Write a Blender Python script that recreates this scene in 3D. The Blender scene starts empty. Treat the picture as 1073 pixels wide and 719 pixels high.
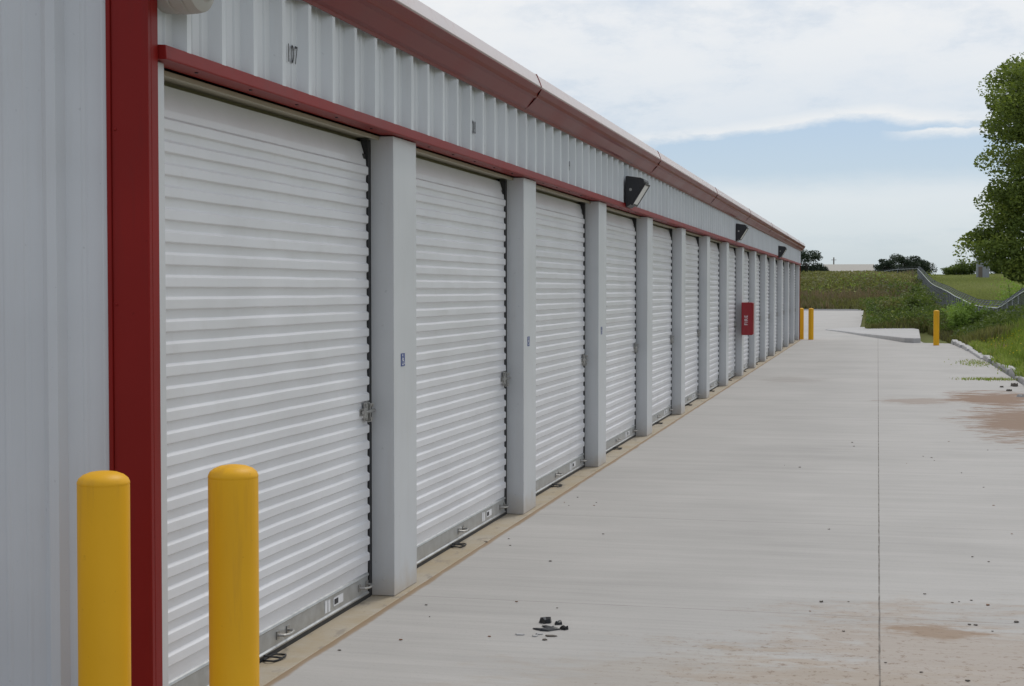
import bpy, math, random
import numpy as np
from mathutils import Vector, Matrix, noise as mnoise

random.seed(7); rng = np.random.default_rng(7)
R = math.radians
scene = bpy.context.scene
COL = scene.collection

# ------------------------------------------------------------------ camera
FPX, EYE = 1635.0, 1.60
YAW, PITCH = math.atan(383/1635.0), math.atan(55.5/1635.0)
cam_d = bpy.data.cameras.new('camera'); cam = bpy.data.objects.new('camera', cam_d)
COL.objects.link(cam); scene.camera = cam
cam_d.sensor_width = 36.0; cam_d.lens = FPX/1073*36.0
cam_d.clip_end = 6000; cam_d.clip_start = 0.05
cam.location = (0, 0, EYE); cam.rotation_euler = (R(90)-PITCH, 0, YAW)
RM = cam.rotation_euler.to_matrix()

def ray(px, py):
    return RM @ Vector(((px-536.5)/FPX, -(py-359.5)/FPX, -1.0))
def G(px, py, z=0.0):            # surveyed point on a level plane
    d = ray(px, py); t = (z-EYE)/d.z
    return Vector((d.x*t, d.y*t, z))
def W(px, py, a):                # surveyed point on the plane X=-a
    d = ray(px, py); t = -a/d.x
    return Vector((-a, d.y*t, EYE+d.z*t))

# ------------------------------------------------------------------ mesh helpers
class MB:
    def __init__(s): s.v=[]; s.f=[]; s.m=[]
    def add(s, vs, fs, mi=0):
        o=len(s.v); s.v+= [tuple(v) for v in vs]; s.f+=[tuple(i+o for i in f) for f in fs]; s.m+=[mi]*len(fs); return s
    def box(s, x0,x1,y0,y1,z0,z1, mi=0):
        vs=[(x,y,z) for z in (z0,z1) for y in (y0,y1) for x in (x0,x1)]
        return s.add(vs,[(0,2,3,1),(4,5,7,6),(0,1,5,4),(2,6,7,3),(0,4,6,2),(1,3,7,5)],mi)
    def prism(s, pts, axis, a, b, mi=0, closed=True):
        # profile pts 2D extruded along axis ('x','y','z')
        def P(p,t):
            return {'x':(t,p[0],p[1]),'y':(p[0],t,p[1]),'z':(p[0],p[1],t)}[axis]
        n=len(pts); vs=[P(p,a) for p in pts]+[P(p,b) for p in pts]
        fs=[(i,(i+1)%n,(i+1)%n+n,i+n) for i in range(n if closed else n-1)]
        if closed: fs+=[tuple(range(n))[::-1], tuple(range(n,2*n))]
        return s.add(vs,fs,mi)
    def tube(s, path, r, n=8, mi=0, caps=True):
        path=[Vector(p) for p in path]; rs = r if isinstance(r,(list,tuple)) else [r]*len(path)
        vs=[]; up=None
        for i,p in enumerate(path):
            d=(path[min(i+1,len(path)-1)]-path[max(i-1,0)]).normalized()
            if up is None: up = Vector((0,0,1)) if abs(d.z)<.9 else Vector((1,0,0))
            a=d.cross(up).normalized(); b=a.cross(d).normalized(); up=b
            for k in range(n):
                t=2*math.pi*k/n; vs.append(p+(a*math.cos(t)+b*math.sin(t))*rs[i])
        fs=[(i*n+k,i*n+(k+1)%n,(i+1)*n+(k+1)%n,(i+1)*n+k) for i in range(len(path)-1) for k in range(n)]
        if caps: fs+=[tuple(range(n))[::-1], tuple(range((len(path)-1)*n,len(path)*n))]
        return s.add(vs,fs,mi)
    def build(s, name, mats, parent=None, smooth=None, bevel=0, loc=None):
        me=bpy.data.meshes.new(name); me.from_pydata(s.v,[],s.f)
        for m in (mats if isinstance(mats,(list,tuple)) else [mats]): me.materials.append(m)
        me.polygons.foreach_set('material_index', s.m)
        me.update()
        ob=bpy.data.objects.new(name, me); COL.objects.link(ob)
        import bmesh
        bm=bmesh.new(); bm.from_mesh(me); bmesh.ops.recalc_face_normals(bm, faces=bm.faces); bm.to_mesh(me); bm.free()
        if smooth is not None:
            me.polygons.foreach_set('use_smooth',[True]*len(me.polygons))
            try: me.set_sharp_from_angle(angle=R(smooth))
            except Exception: pass
        if bevel:
            md=ob.modifiers.new('bevel','BEVEL'); md.width=bevel; md.segments=2; md.limit_method='ANGLE'; md.angle_limit=R(40)
        if parent: ob.parent=parent
        if loc: ob.location=loc
        return ob

def tag(o, label=None, cat=None, group=None, kind=None):
    if label: o['label']=label
    if cat: o['category']=cat
    if group: o['group']=group
    if kind: o['kind']=kind
    return o
def empty(name, loc=(0,0,0), rz=0):
    o=bpy.data.objects.new(name,None); COL.objects.link(o); o.location=loc; o.rotation_euler=(0,0,rz); o.empty_display_size=.2; return o
def copy_tree(o, parent=None):
    c=o.copy(); COL.objects.link(c)
    if parent is not None: c.parent=parent
    for ch in list(o.children): copy_tree(ch,c)
    return c

# ------------------------------------------------------------------ materials
def mat(name):
    m=bpy.data.materials.new(name); m.use_nodes=True; nt=m.node_tree
    return m, nt, nt.nodes['Principled BSDF']
def N(nt, t, **kw):
    n=nt.nodes.new(t)
    for k,v in kw.items():
        if k.startswith('i_'):
            key=k[2:]; key=int(key) if key.isdigit() else key
            n.inputs[key].default_value=v
        else: setattr(n,k,v)
    return n
def L(nt,a,b): nt.links.new(a,b)
def coords(nt, scale=(1,1,1), kind='Object'):
    tc=N(nt,'ShaderNodeTexCoord'); mp=N(nt,'ShaderNodeMapping'); mp.inputs['Scale'].default_value=scale
    L(nt,tc.outputs[kind],mp.inputs[0]); return mp.outputs[0]
def noise(nt, vec, scale=5, detail=4, rough=.55):
    n=N(nt,'ShaderNodeTexNoise'); n.inputs['Scale'].default_value=scale; n.inputs['Detail'].default_value=detail; n.inputs['Roughness'].default_value=rough
    L(nt,vec,n.inputs['Vector']); return n.outputs['Fac']
def ramp(nt, fac, stops):
    r=N(nt,'ShaderNodeValToRGB'); e=r.color_ramp.elements
    while len(e)<len(stops): e.new(.5)
    for i,(p,c) in enumerate(stops):
        e[i].position=p; e[i].color=(c,c,c,1) if not isinstance(c,(tuple,list)) else (*c,1)
    L(nt,fac,r.inputs[0]); return r.outputs[0]
def math_(nt, op, a, b=None, clamp=False):
    n=N(nt,'ShaderNodeMath',operation=op,use_clamp=clamp)
    for i,x in enumerate((a,b)):
        if x is None: continue
        if isinstance(x,(int,float)): n.inputs[i].default_value=x
        else: L(nt,x,n.inputs[i])
    return n.outputs[0]
def mix(nt, fac, a, b):
    n=N(nt,'ShaderNodeMix',data_type='RGBA')
    for s,x in ((0,fac),(6,a),(7,b)):
        if isinstance(x,(int,float)): n.inputs[s].default_value=x
        elif isinstance(x,(tuple,list)): n.inputs[s].default_value=(*x,1)
        else: L(nt,x,n.inputs[s])
    return n.outputs[2]
def bump(nt, bs, h, strength=.2, dist=.01):
    b=N(nt,'ShaderNodeBump'); b.inputs['Strength'].default_value=strength; b.inputs['Distance'].default_value=dist
    L(nt,h,b.inputs['Height']); L(nt,b.outputs[0],bs.inputs['Normal'])

def painted(name, col, rough=.4, dirt=(.35,.3,.22), dirt_amt=.12, var=.06, wave=.25, streak=True, spec=.5, grime_h=0, speck=.25):
    m,nt,bs=mat(name)
    v=coords(nt,(1,1,1),'Object'); g=N(nt,'ShaderNodeNewGeometry').outputs['Position']
    n1=noise(nt,g,1.3,3); c=mix(nt,ramp(nt,n1,[(.3,0.),(.7,1.)]),tuple(x*(1-var) for x in col),tuple(min(1,x*(1+var)) for x in col))
    mp=N(nt,'ShaderNodeMapping'); mp.inputs['Scale'].default_value=(9,9,.8) if streak else (6,6,6); L(nt,g,mp.inputs[0])
    n2=noise(nt,mp.outputs[0],2.0,6,.65)
    d=math_(nt,'MULTIPLY',ramp(nt,n2,[(.52,0.),(.78,1.)]),dirt_amt)
    c=mix(nt,d,c,dirt)
    n4=noise(nt,g,38,2); sp=math_(nt,'MULTIPLY',ramp(nt,n4,[(.72,0.),(.76,1.)]),speck)
    c=mix(nt,sp,c,tuple(x*.45 for x in col))
    if grime_h:
        sx=N(nt,'ShaderNodeSeparateXYZ'); L(nt,g,sx.inputs[0])
        hh=math_(nt,'ADD',sx.outputs[2],math_(nt,'MULTIPLY',math_(nt,'SUBTRACT',noise(nt,g,7,4),.5),.25))
        gm=ramp(nt,hh,[(0.0,.55),(grime_h,0.)])
        c=mix(nt,gm,c,(.42,.34,.25))
    L(nt,c,bs.inputs['Base Color'])
    r=N(nt,'ShaderNodeMapRange'); r.inputs['To Min'].default_value=rough-.07; r.inputs['To Max'].default_value=rough+.1
    L(nt,n1,r.inputs[0]); L(nt,r.outputs[0],bs.inputs['Roughness'])
    bs.inputs['Specular IOR Level'].default_value=spec
    n3=noise(nt,g,1.7,2); bump(nt,bs,n3,wave,.02)
    return m

M={}
M['wall']=painted('white siding steel',(.59,.61,.63),.42,dirt_amt=.10)
M['pillar']=painted('white pillar steel',(.55,.56,.565),.45,dirt_amt=.12,grime_h=.14)
M['door']=painted('white door steel',(.69,.688,.70),.31,dirt_amt=.08,streak=False,grime_h=.10,speck=.05,wave=.12)
M['red']=painted('red trim steel',(.215,.012,.010),.42,dirt=(.10,.02,.018),dirt_amt=.3,var=.12,spec=.16)
M['gutter']=painted('red gutter steel',(.165,.012,.010),.30,dirt=(.20,.05,.04),dirt_amt=.15,var=.10,spec=.16,wave=0.0)
M['sky_sheen']=painted('drip edge with painted sky sheen',(.60,.53,.52),.35,dirt=(.40,.20,.17),dirt_amt=.35,var=.05,streak=False)  # pale base paints the sky's reflection onto the red drip edge
M['tan']=painted('tan header steel',(.36,.33,.25),.55,dirt_amt=.3)
M['yellow']=painted('yellow bollard sleeve',(.72,.37,.008),.5,dirt=(.42,.20,.03),dirt_amt=.45,var=.07,wave=.1,spec=.3)
M['black']=painted('black rubber',(.018,.018,.02),.6,dirt_amt=.1)
M['bronze']=painted('black lamp housing',(.02,.02,.024),.45,dirt_amt=.05)
M['lens']=painted('frosted lamp lens',(.62,.62,.60),.25,dirt_amt=.1)
M['beige']=painted('greige fixture plastic',(.40,.38,.35),.5,dirt_amt=.2)
M['box_red']=painted('red cabinet paint',(.26,.006,.012),.35,dirt_amt=.05)
M['ink']=painted('black ink',(.03,.03,.035),.7,dirt_amt=0)
M['blue']=painted('blue sticker',(.02,.05,.22),.4,dirt_amt=0)
M['whitepaint']=painted('white print',(.75,.76,.78),.5,dirt_amt=0)
M['roof']=painted('roof steel',(.55,.56,.56),.45,dirt_amt=.1)
M['plastic']=painted('black broken plastic',(.012,.012,.014),.3,dirt_amt=.0)
M['stone']=painted('dark pebble',(.10,.085,.07),.85,dirt_amt=.2)
M['clod']=painted('brown clod of soil',(.22,.12,.07),.95,dirt_amt=.2)
def metal(name,col,rough):
    m,nt,bs=mat(name); bs.inputs['Metallic'].default_value=.85
    g=N(nt,'ShaderNodeNewGeometry').outputs['Position']; n=noise(nt,g,14,4)
    L(nt,mix(nt,n,tuple(x*.7 for x in col),tuple(min(1,x*1.2) for x in col)),bs.inputs['Base Color'])
    r=N(nt,'ShaderNodeMapRange'); r.inputs['To Min'].default_value=rough-.1; r.inputs['To Max'].default_value=rough+.15
    L(nt,n,r.inputs[0]); L(nt,r.outputs[0],bs.inputs['Roughness']); return m
M['alu']=metal('mill aluminium',(.52,.53,.53),.42)
M['zinc']=metal('zinc latch steel',(.42,.41,.39),.4)
M['galv']=metal('galvanised fence steel',(.36,.38,.39),.5)
M['wire']=metal('fence wire',(.12,.13,.135),.65)
M['railm']=metal('bright top rail',(.62,.65,.67),.4)

# concrete -----------------------------------------------------------
def concrete(name, base=(.395,.38,.36), joints=True, stains=True, tanmix=0.0):
    m,nt,bs=mat(name)
    g=N(nt,'ShaderNodeNewGeometry').outputs['Position']
    sx=N(nt,'ShaderNodeSeparateXYZ'); L(nt,g,sx.inputs[0]); X,Y,Z=sx.outputs
    def mp(sc):
        q=N(nt,'ShaderNodeMapping'); q.inputs['Scale'].default_value=sc; L(nt,g,q.inputs[0]); return q.outputs[0]
    nb=noise(nt,mp((1,1,1)),.55,5,.6)
    nbr=noise(nt,mp((.55,14,1)),2.2,4,.6)      # broom marks across the drive
    nbr2=noise(nt,mp((.35,3.2,1)),1.6,4,.6)
    nf=noise(nt,mp((1,1,1)),60,3,.6)
    c=mix(nt,ramp(nt,nb,[(.3,0.),(.7,1.)]),tuple(x*.90 for x in base),tuple(x*1.07 for x in base))
    c=mix(nt,math_(nt,'MULTIPLY',ramp(nt,nbr2,[(.42,0.),(.62,1.)]),.33),c,tuple(x*1.22 for x in base))
    c=mix(nt,math_(nt,'MULTIPLY',ramp(nt,nbr,[(.45,0.),(.7,1.)]),.28),c,tuple(x*.74 for x in base))
    c=mix(nt,math_(nt,'MULTIPLY',ramp(nt,nf,[(.58,0.),(.7,1.)]),.22),c,tuple(x*.5 for x in base))
    if tanmix:
        nt2=noise(nt,mp((1,1,1)),3.0,6,.7)
        c=mix(nt,ramp(nt,nt2,[(.32,.25),(.62,tanmix)]),c,(.36,.29,.19))
        nt3=noise(nt,mp((1,.35,1)),9,5,.7)
        c=mix(nt,math_(nt,'MULTIPLY',ramp(nt,nt3,[(.55,0.),(.63,1.)]),.5),c,(.20,.18,.16))
    h=math_(nt,'ADD',math_(nt,'MULTIPLY',nbr,.5),math_(nt,'MULTIPLY',nf,.5))
    if stains:
        nw=noise(nt,mp((.6,1,1)),1.8,6,.7); nw2=noise(nt,mp((.8,2.2,1)),5,6,.7)
        soil=(.20,.12,.07)
        def blob(cx,cy,rx,ry,amt,th=.5,wob=.9):
            dx=math_(nt,'DIVIDE',math_(nt,'SUBTRACT',X,cx),rx); dy=math_(nt,'DIVIDE',math_(nt,'SUBTRACT',Y,cy),ry)
            d=math_(nt,'SQRT',math_(nt,'ADD',math_(nt,'MULTIPLY',dx,dx),math_(nt,'MULTIPLY',dy,dy)))
            d=math_(nt,'ADD',d,math_(nt,'MULTIPLY',math_(nt,'SUBTRACT',nw,.5),2.4*wob))
            d=math_(nt,'ADD',d,math_(nt,'MULTIPLY',math_(nt,'SUBTRACT',nw2,.5),2.2*wob))
            return math_(nt,'MULTIPLY',ramp(nt,d,[(.5,1.),(.88,0.)]),amt)
        p=G(1075,443); 
        c=mix(nt,blob(p.x+.15,p.y,1.05,3.4,.85),c,soil)
        p=G(1040,418); c=mix(nt,blob(p.x+.1,p.y,.9,2.2,.85),c,(.20,.115,.065))
        p=G(965,420); c=mix(nt,blob(p.x,p.y,.75,.9,.45),c,soil)
        p=G(1010,700); c=mix(nt,blob(p.x,p.y,1.2,1.7,.34),c,(.31,.215,.135))
        p=G(990,662); c=mix(nt,blob(p.x,p.y,.33,.20,.65),c,(.24,.155,.09))
        p=G(760,715); c=mix(nt,blob(p.x,p.y,1.2,.8,.25),c,(.32,.25,.17))
        p=G(830,398); c=mix(nt,blob(p.x,p.y,.7,1.5,.3),c,(.24,.21,.18))
        spk=ramp(nt,noise(nt,mp((1,1,1)),22,5,.75),[(.56,0.),(.62,1.)])
        for (qx,qy,rx_,ry_) in ((1010,690,1.3,1.6),(1060,430,1.0,3.0),(850,700,1.3,.8)):
            p=G(qx,qy); c=mix(nt,math_(nt,'MULTIPLY',spk,blob(p.x,p.y,rx_,ry_,.4)),c,(.17,.11,.07))
        # dirt washed from under the doors
        e=math_(nt,'ADD',math_(nt,'ADD',X,2.40),math_(nt,'MULTIPLY',math_(nt,'SUBTRACT',nw,.5),.05))
        near=math_(nt,'LESS_THAN',Y,YF+.1) if 'YF' in globals() else math_(nt,'LESS_THAN',Y,51.0)
        c=mix(nt,math_(nt,'MULTIPLY',ramp(nt,e,[(.0,.9),(.02,.75),(.035,0.)]),near),c,(.25,.165,.085))
        # tyre-darkened bands
        t=math_(nt,'ABSOLUTE',math_(nt,'SUBTRACT',X,-.9)); t=math_(nt,'ADD',t,math_(nt,'MULTIPLY',math_(nt,'SUBTRACT',nb,.5),.8))
        c=mix(nt,ramp(nt,t,[(.1,.10),(.6,0.)]),c,tuple(x*.7 for x in base))
    if joints:
        wob=math_(nt,'MULTIPLY',math_(nt,'SUBTRACT',noise(nt,g,2.5,3),.5),.008)
        jx=math_(nt,'ABSOLUTE',math_(nt,'ADD',math_(nt,'SUBTRACT',X,.02),wob))
        j1=math_(nt,'LESS_THAN',jx,.0042)
        y0=G(921,647).y
        yy=math_(nt,'ADD',math_(nt,'ADD',math_(nt,'SUBTRACT',Y,y0-3.048*40),1.524),wob)
        md=math_(nt,'ABSOLUTE',math_(nt,'SUBTRACT',math_(nt,'MODULO',yy,3.048),1.524))
        j2=math_(nt,'MULTIPLY',math_(nt,'LESS_THAN',md,.005),.55)
        j=math_(nt,'MAXIMUM',j1,j2)
        jn=math_(nt,'MULTIPLY',j,ramp(nt,noise(nt,g,6,3),[(.3,.35),(.6,.9)]))
        c=mix(nt,jn,c,(.11,.095,.08))
        h=math_(nt,'SUBTRACT',h,math_(nt,'MULTIPLY',j,1.0))
    L(nt,c,bs.inputs['Base Color']); bs.inputs['Roughness'].default_value=.85; bs.inputs['Specular IOR Level'].default_value=.3
    bump(nt,bs,h,.35,.004)
    return m
M['conc']=concrete('broomed concrete')
M['slab']=concrete('stained slab edge',(.40,.37,.32),False,False,.85)
M['kerb']=concrete('kerb concrete',(.43,.42,.41),False,False)
# terrain
def soilmat(name,cols,sc=.6):
    m,nt,bs=mat(name); g=N(nt,'ShaderNodeNewGeometry').outputs['Position']
    n=noise(nt,g,sc,6,.65); n2=noise(nt,g,sc*9,5,.7)
    c=ramp(nt,n,[(.3,cols[0]),(.5,cols[1]),(.7,cols[2])])
    c=mix(nt,math_(nt,'MULTIPLY',n2,.5),c,cols[3]); L(nt,c,bs.inputs['Base Color']); bs.inputs['Roughness'].default_value=1
    bs.inputs['Specular IOR Level'].default_value=.1
    bump(nt,bs,n2,.6,.15); return m
M['ground']=soilmat('grassy ground',[(.10,.105,.035),(.13,.145,.045),(.17,.165,.07),(.10,.11,.04)],.16)
M['soil']=soilmat('bare brown soil',[(.17,.11,.065),(.22,.14,.085),(.26,.18,.11),(.12,.08,.05)],.8)
def leafmat(name, cols, trans=.35, rough=.6):
    m,nt,bs=mat(name)
    a=N(nt,'ShaderNodeAttribute',attribute_name='tint'); 
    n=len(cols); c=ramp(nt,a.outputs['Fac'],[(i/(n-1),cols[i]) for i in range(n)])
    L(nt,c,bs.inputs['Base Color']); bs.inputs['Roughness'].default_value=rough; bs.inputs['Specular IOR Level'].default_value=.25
    tr=N(nt,'ShaderNodeBsdfTranslucent'); ms=N(nt,'ShaderNodeMixShader'); ms.inputs[0].default_value=trans
    hs=N(nt,'ShaderNodeHueSaturation'); hs.inputs['Value'].default_value=1.4; hs.inputs['Saturation'].default_value=1.1; L(nt,c,hs.inputs['Color'])
    L(nt,hs.outputs[0],tr.inputs[0])
    out=nt.nodes['Material Output']; L(nt,bs.outputs[0],ms.inputs[1]); L(nt,tr.outputs[0],ms.inputs[2]); L(nt,ms.outputs[0],out.inputs[0])
    return m
M['leaf']=leafmat('tree leaves',[(.06,.09,.024),(.115,.155,.034),(.19,.24,.05),(.31,.35,.08)])
M['darkleaf']=leafmat('dark cedar foliage',[(.018,.032,.018),(.028,.045,.022),(.045,.065,.03)],.15)
M['shrub']=leafmat('shrub leaves',[(.05,.075,.02),(.095,.135,.03),(.17,.21,.05)])
M['thicket']=leafmat('mixed thicket leaves',[(.05,.065,.025),(.11,.13,.04),(.19,.24,.055),(.30,.33,.09)])
M['bright']=leafmat('pale green weed leaves',[(.14,.21,.04),(.22,.32,.07),(.31,.42,.10)])
M['weed']=leafmat('mixed weeds',[(.10,.09,.045),(.13,.13,.045),(.18,.19,.06),(.27,.23,.12)])
M['grass']=leafmat('verge grass',[(.10,.13,.03),(.17,.24,.04),(.26,.33,.07),(.33,.28,.12)])
M['field']=leafmat('field grass',[(.17,.19,.06),(.24,.27,.09),(.30,.31,.13)])
M['hay']=leafmat('dry grass heads',[(.16,.13,.07),(.20,.15,.09),(.13,.12,.05)])
M['flower']=leafmat('yellow flower heads',[(.55,.40,.02),(.65,.52,.04)],.2)
M['bark']=soilmat('bark',[(.07,.055,.04),(.10,.08,.06),(.13,.11,.085),(.05,.04,.03)],2)
M['farwall']=painted('far roof',(.33,.31,.27),.6,dirt_amt=.3)
M['farwall2']=painted('far pale wall',(.40,.38,.33),.7,dirt_amt=.3)
M['shed']=painted('weathered grey shed',(.27,.28,.29),.7,dirt_amt=.4)
M['wood']=painted('utility pole wood',(.16,.13,.10),.8,dirt_amt=.3)

# ------------------------------------------------------------------ storage building
BAY=3.048; P0R=5.09; NB=15; PW=.406
XP, XD, XV = -2.44, -2.57, -2.44    # pillar face, door plane, siding valley
YN, YF = 4.93, P0R+NB*BAY+.10
ZS=2.40
B=empty('storage_building',(XP,YN,0))
tag(B,'long white metal self storage building with red trim and a row of white roll-up doors','storage building')
def part(mb,name,mats,parent=None,**k):
    ob=mb.build(name,mats,None,**k)
    ob.parent=parent or B
    ob.matrix_parent_inverse=Matrix.Identity(4)
    base=(parent or B)
    if base is B: ob.location=(-XP,-YN,0)
    return ob

DEPTH=7.5; ZR=3.06
# roof + back walls (simple body)
mb=MB()
mb.prism([(XP-.04,2.86),(XP+.0,3.02),(XP-DEPTH/2,3.02+DEPTH/2*.06),(XP-DEPTH,3.02),(XP-DEPTH,2.86)],'y',YN+.03,YF-.03)
part(mb,'roof',M['roof'])
def siding_profile(t0,t1,off,ph,depth=.042,pitch=.3048,bead=.006):
    # returns list of (t, out) ; ribs with minor beads between them
    out=[(t0,0.0)]; k=math.floor((t0-ph)/pitch)-1
    pts=[]
    while ph+k*pitch<t1+pitch:
        c=ph+k*pitch
        pts+= [(c-.052,0),(c-.018,depth),(c+.018,depth),(c+.040,0)]
        for q in (.110,.190):
            pts+=[(c+q-.014,0),(c+q-.005,bead),(c+q+.005,bead),(c+q+.014,0)]
        k+=1
    pts=[p for p in pts if t0<p[0]<t1]
    return [(t0,0.)]+pts+[(t1,0.)]
# phase so that the far edge of a rib crest shows where the photograph has it
rib_y=W(326,60,2.40).y-.018
# fascia siding
mb=MB(); pr=siding_profile(P0R-.10,YF-.02,0,rib_y)
n=len(pr); vs=[(XV+o,t,z) for z in (2.40,2.88) for t,o in pr]
mb.add(vs,[(i,i+1,i+1+n,i+n) for i in range(n-1)])
fascia=part(mb,'fascia_siding',M['wall'])
# end wall facing the camera side
mb=MB(); rx=-W(53,300,2.42).x
# end wall is the plane Y=YN ; rib centred where the photo shows it
d=ray(57,300); xr=d.x*(YN/d.y)
pr=[p for p in siding_profile(XP-DEPTH+.0,XP-.05,0,xr,depth=.030,bead=.003) if p[0]<XP-.15 or p[1]==0]
n=len(pr); vs=[(t,YN+.015-o,z) for z in (0.0,3.0) for t,o in pr]
mb.add(vs,[(i,i+1,i+1+n,i+n) for i in range(n-1)])
mb.add([(XP-DEPTH,YN+.015,3.0),(XP-.05,YN+.015,3.0),(XP-DEPTH/2,YN+.015,3.02+DEPTH/2*.06)],[(0,1,2)])
part(mb,'end_wall',M['wall'])
mb=MB(); pr=[p for p in siding_profile(XP-DEPTH,XP-.05,0,xr) if p[0]<XP-.15 or p[1]==0]
n=len(pr); vs=[(t,YF-.015+o,z) for z in (0.0,3.0) for t,o in pr]
mb.add(vs,[(i,i+1,i+1+n,i+n) for i in range(n-1)])
mb.add([(XP-DEPTH,YF-.015,3.0),(XP-.05,YF-.015,3.0),(XP-DEPTH/2,YF-.015,3.02+DEPTH/2*.06)],[(0,1,2)])
part(mb,'end_wall',M['wall'])
mb=MB(); mb.box(XP-DEPTH,XP-DEPTH+.03,YN+.03,YF-.03,0,3.0); part(mb,'back_wall',M['wall'])
# foundation slab strip
mb=MB(); mb.box(XP-DEPTH,-2.405,YN-.05,YF+.02,-.2,.004); part(mb,'foundation',M['slab'],bevel=.006)
# corner trims: L section with folded lips
def corner(y,s):
    m=MB(); t=.0
    m.box(XP-.122,XP+.016,y-.012*1,y+.012,0.003,2.99)
    m.box(XP-.138,XP-.122,y-.020,y+.014,0.003,2.99)                # folded lip
    m.box(XP-.010,XP+.016,min(y+.012*s,y+.066*s),max(y+.012*s,y+.066*s),0.003,2.99)
    for z in (.35,.95,1.55,2.15,2.7):
        m.prism([(XP-.108+.006*math.cos(a),z+.006*math.sin(a)) for a in [k*math.pi/3 for k in range(6)]],'y',y-.016*s,y-.010*s)
    return m
part(corner(YN-.002,1),'corner_trim',M['red'],bevel=.003)
part(corner(YF+.002,-1),'corner_trim',M['red'],bevel=.003)
# red header trim: L with a soffit leg, plus screws below
mb=MB()
mb.prism([(-2.398,2.396),(-2.395,2.400),(-2.398,2.446),(-2.455,2.450),(-2.515,2.412),(-2.515,2.402)],'y',YN+.068,YF-.068)
y=P0R+.25
while y<YF-.2:
    mb.prism([(-2.44+.008*math.cos(a),y+.008*math.sin(a)) for a in [k*math.pi/3 for k in range(6)]],'z',2.394,2.402,1); y+=.508
part(mb,'header_trim',[M['red'],M['black']],bevel=.002)
# gutter
mb=MB()
gp=[(-2.400,2.835),(-2.392,2.832),(-2.388,2.850),(-2.370,2.860),(-2.320,2.919),(-2.268,2.985),(-2.274,2.992),(-2.285,2.985),(-2.30,2.93),(-2.40,2.87)]
mb.prism(gp,'y',YN-.06,YF+.06)
y=YN+1.1+.9
gut=part(mb,'gutter',M['gutter'],bevel=.002)
y=W(567,95,2.27).y-6.096
while y<YF:
    mb=MB(); mb.prism([(a-(.0),b) for a,b in [(-2.386,2.849),(-2.3685,2.8588),(-2.3185,2.9178),(-2.2665,2.985),(-2.274,2.990),(-2.30,2.93)]],'y',y,y+.012); y+=6.096
    part(mb,'gutter_seam',M['gutter'],smooth=30)
mb=MB(); mb.prism([(-2.276,2.993),(-2.270,3.000),(-2.285,3.040),(-2.305,3.085),(-2.325,3.089),(-2.42,3.045),(-2.42,3.03),(-2.32,3.03)],'y',YN-.055,YF+.055)
part(mb,'drip_edge',M['sky_sheen'],smooth=30)
y=W(567,85,2.27).y-6.096
while y<YF:
    mb=MB(); mb.prism([(-2.272,2.996),(-2.266,3.000),(-2.281,3.041),(-2.301,3.088),(-2.325,3.092),(-2.33,3.05)],'y',y,y+.014); y+=6.096
    part(mb,'drip_edge_joint',M['red'],smooth=30)

# pillars -------------------------------------------------------------
def pillar(y1,w=PW):
    m=MB(); y0=y1-w; x0=XD-.05
    m.box(x0,XP,y0,y1,.006,ZS-.006)
    for z in (.09,.78,1.42,2.05):
        m.prism([(XP-.060+.006*math.cos(a),z+.006*math.sin(a)) for a in [k*math.pi/3 for k in range(6)]],'y',y0-.004,y0+.001)
    # base flashing
    return m
pil=[]
p1=part(pillar(P0R+BAY),'pillar',M['pillar'],bevel=.004)
p1.location=(-XP,-YN,0); pil.append(p1)
for i in range(1,NB-1):
    c=p1.copy(); COL.objects.link(c); c.parent=B; c.location=(-XP,-YN+BAY*i,0); pil.append(c)
for o in pil: o['group']='white pillars between the doors'
mb=MB(); mb.box(XD-.05,XP-.002,YN+.070,P0R-.012,.006,ZS-.006); part(mb,'door_jamb',M['pillar'],bevel=.003)
mb=MB(); mb.box(XD-.05,XP-.004,YF-.50,YF-.112,.006,ZS-.006); part(mb,'door_jamb',M['pillar'],bevel=.003)
# stickers on the first pillars: white wheelchair figure on blue
def sticker_on(p, i, py):
    yc=W(422,377,2.44).y+BAY*i; zc=W(422,377,2.44).z; h=.034
    x=XP+.0015
    s=MB(); s.box(XP+.0003,x,yc-h,yc+h,zc-h,zc+h)
    st=s.build('access_sticker',M['blue']); st.parent=p; st.location=(0,-BAY*i,0)
    q=MB(); X=x+.0008
    def bar(y0,z0,y1,z1,w):
        a=Vector((0,yc+y0,zc+z0)); b=Vector((0,yc+y1,zc+z1)); d=(b-a).normalized(); nrm=Vector((0,-d.z,d.y))*w/2
        q.add([(X,*(a+nrm).yz),(X,*(b+nrm).yz),(X,*(b-nrm).yz),(X,*(a-nrm).yz)],[(0,1,2,3)])
    q.add([(X,yc-.006+.0065*math.cos(k*.785),zc+.024+.0065*math.sin(k*.785)) for k in range(8)],[tuple(range(8))])
    bar(-.006,.016,-.004,-.004,.007); bar(-.005,.006,.010,.006,.0045); bar(-.004,-.003,.012,-.003,.006); bar(.011,-.003,.017,-.022,.006); bar(.015,-.022,.024,-.020,.005)
    for k in range(9):
        t0=R(110+k*25); t1=R(110+(k+1)*25)
        bar(-.003+.017*math.cos(t0),-.010+.017*math.sin(t0),-.003+.017*math.cos(t1),-.010+.017*math.sin(t1),.0045)
    f=q.build('wheelchair_symbol',M['whitepaint']); f.parent=st
for i in range(3): sticker_on(pil[i],i,0)

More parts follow.
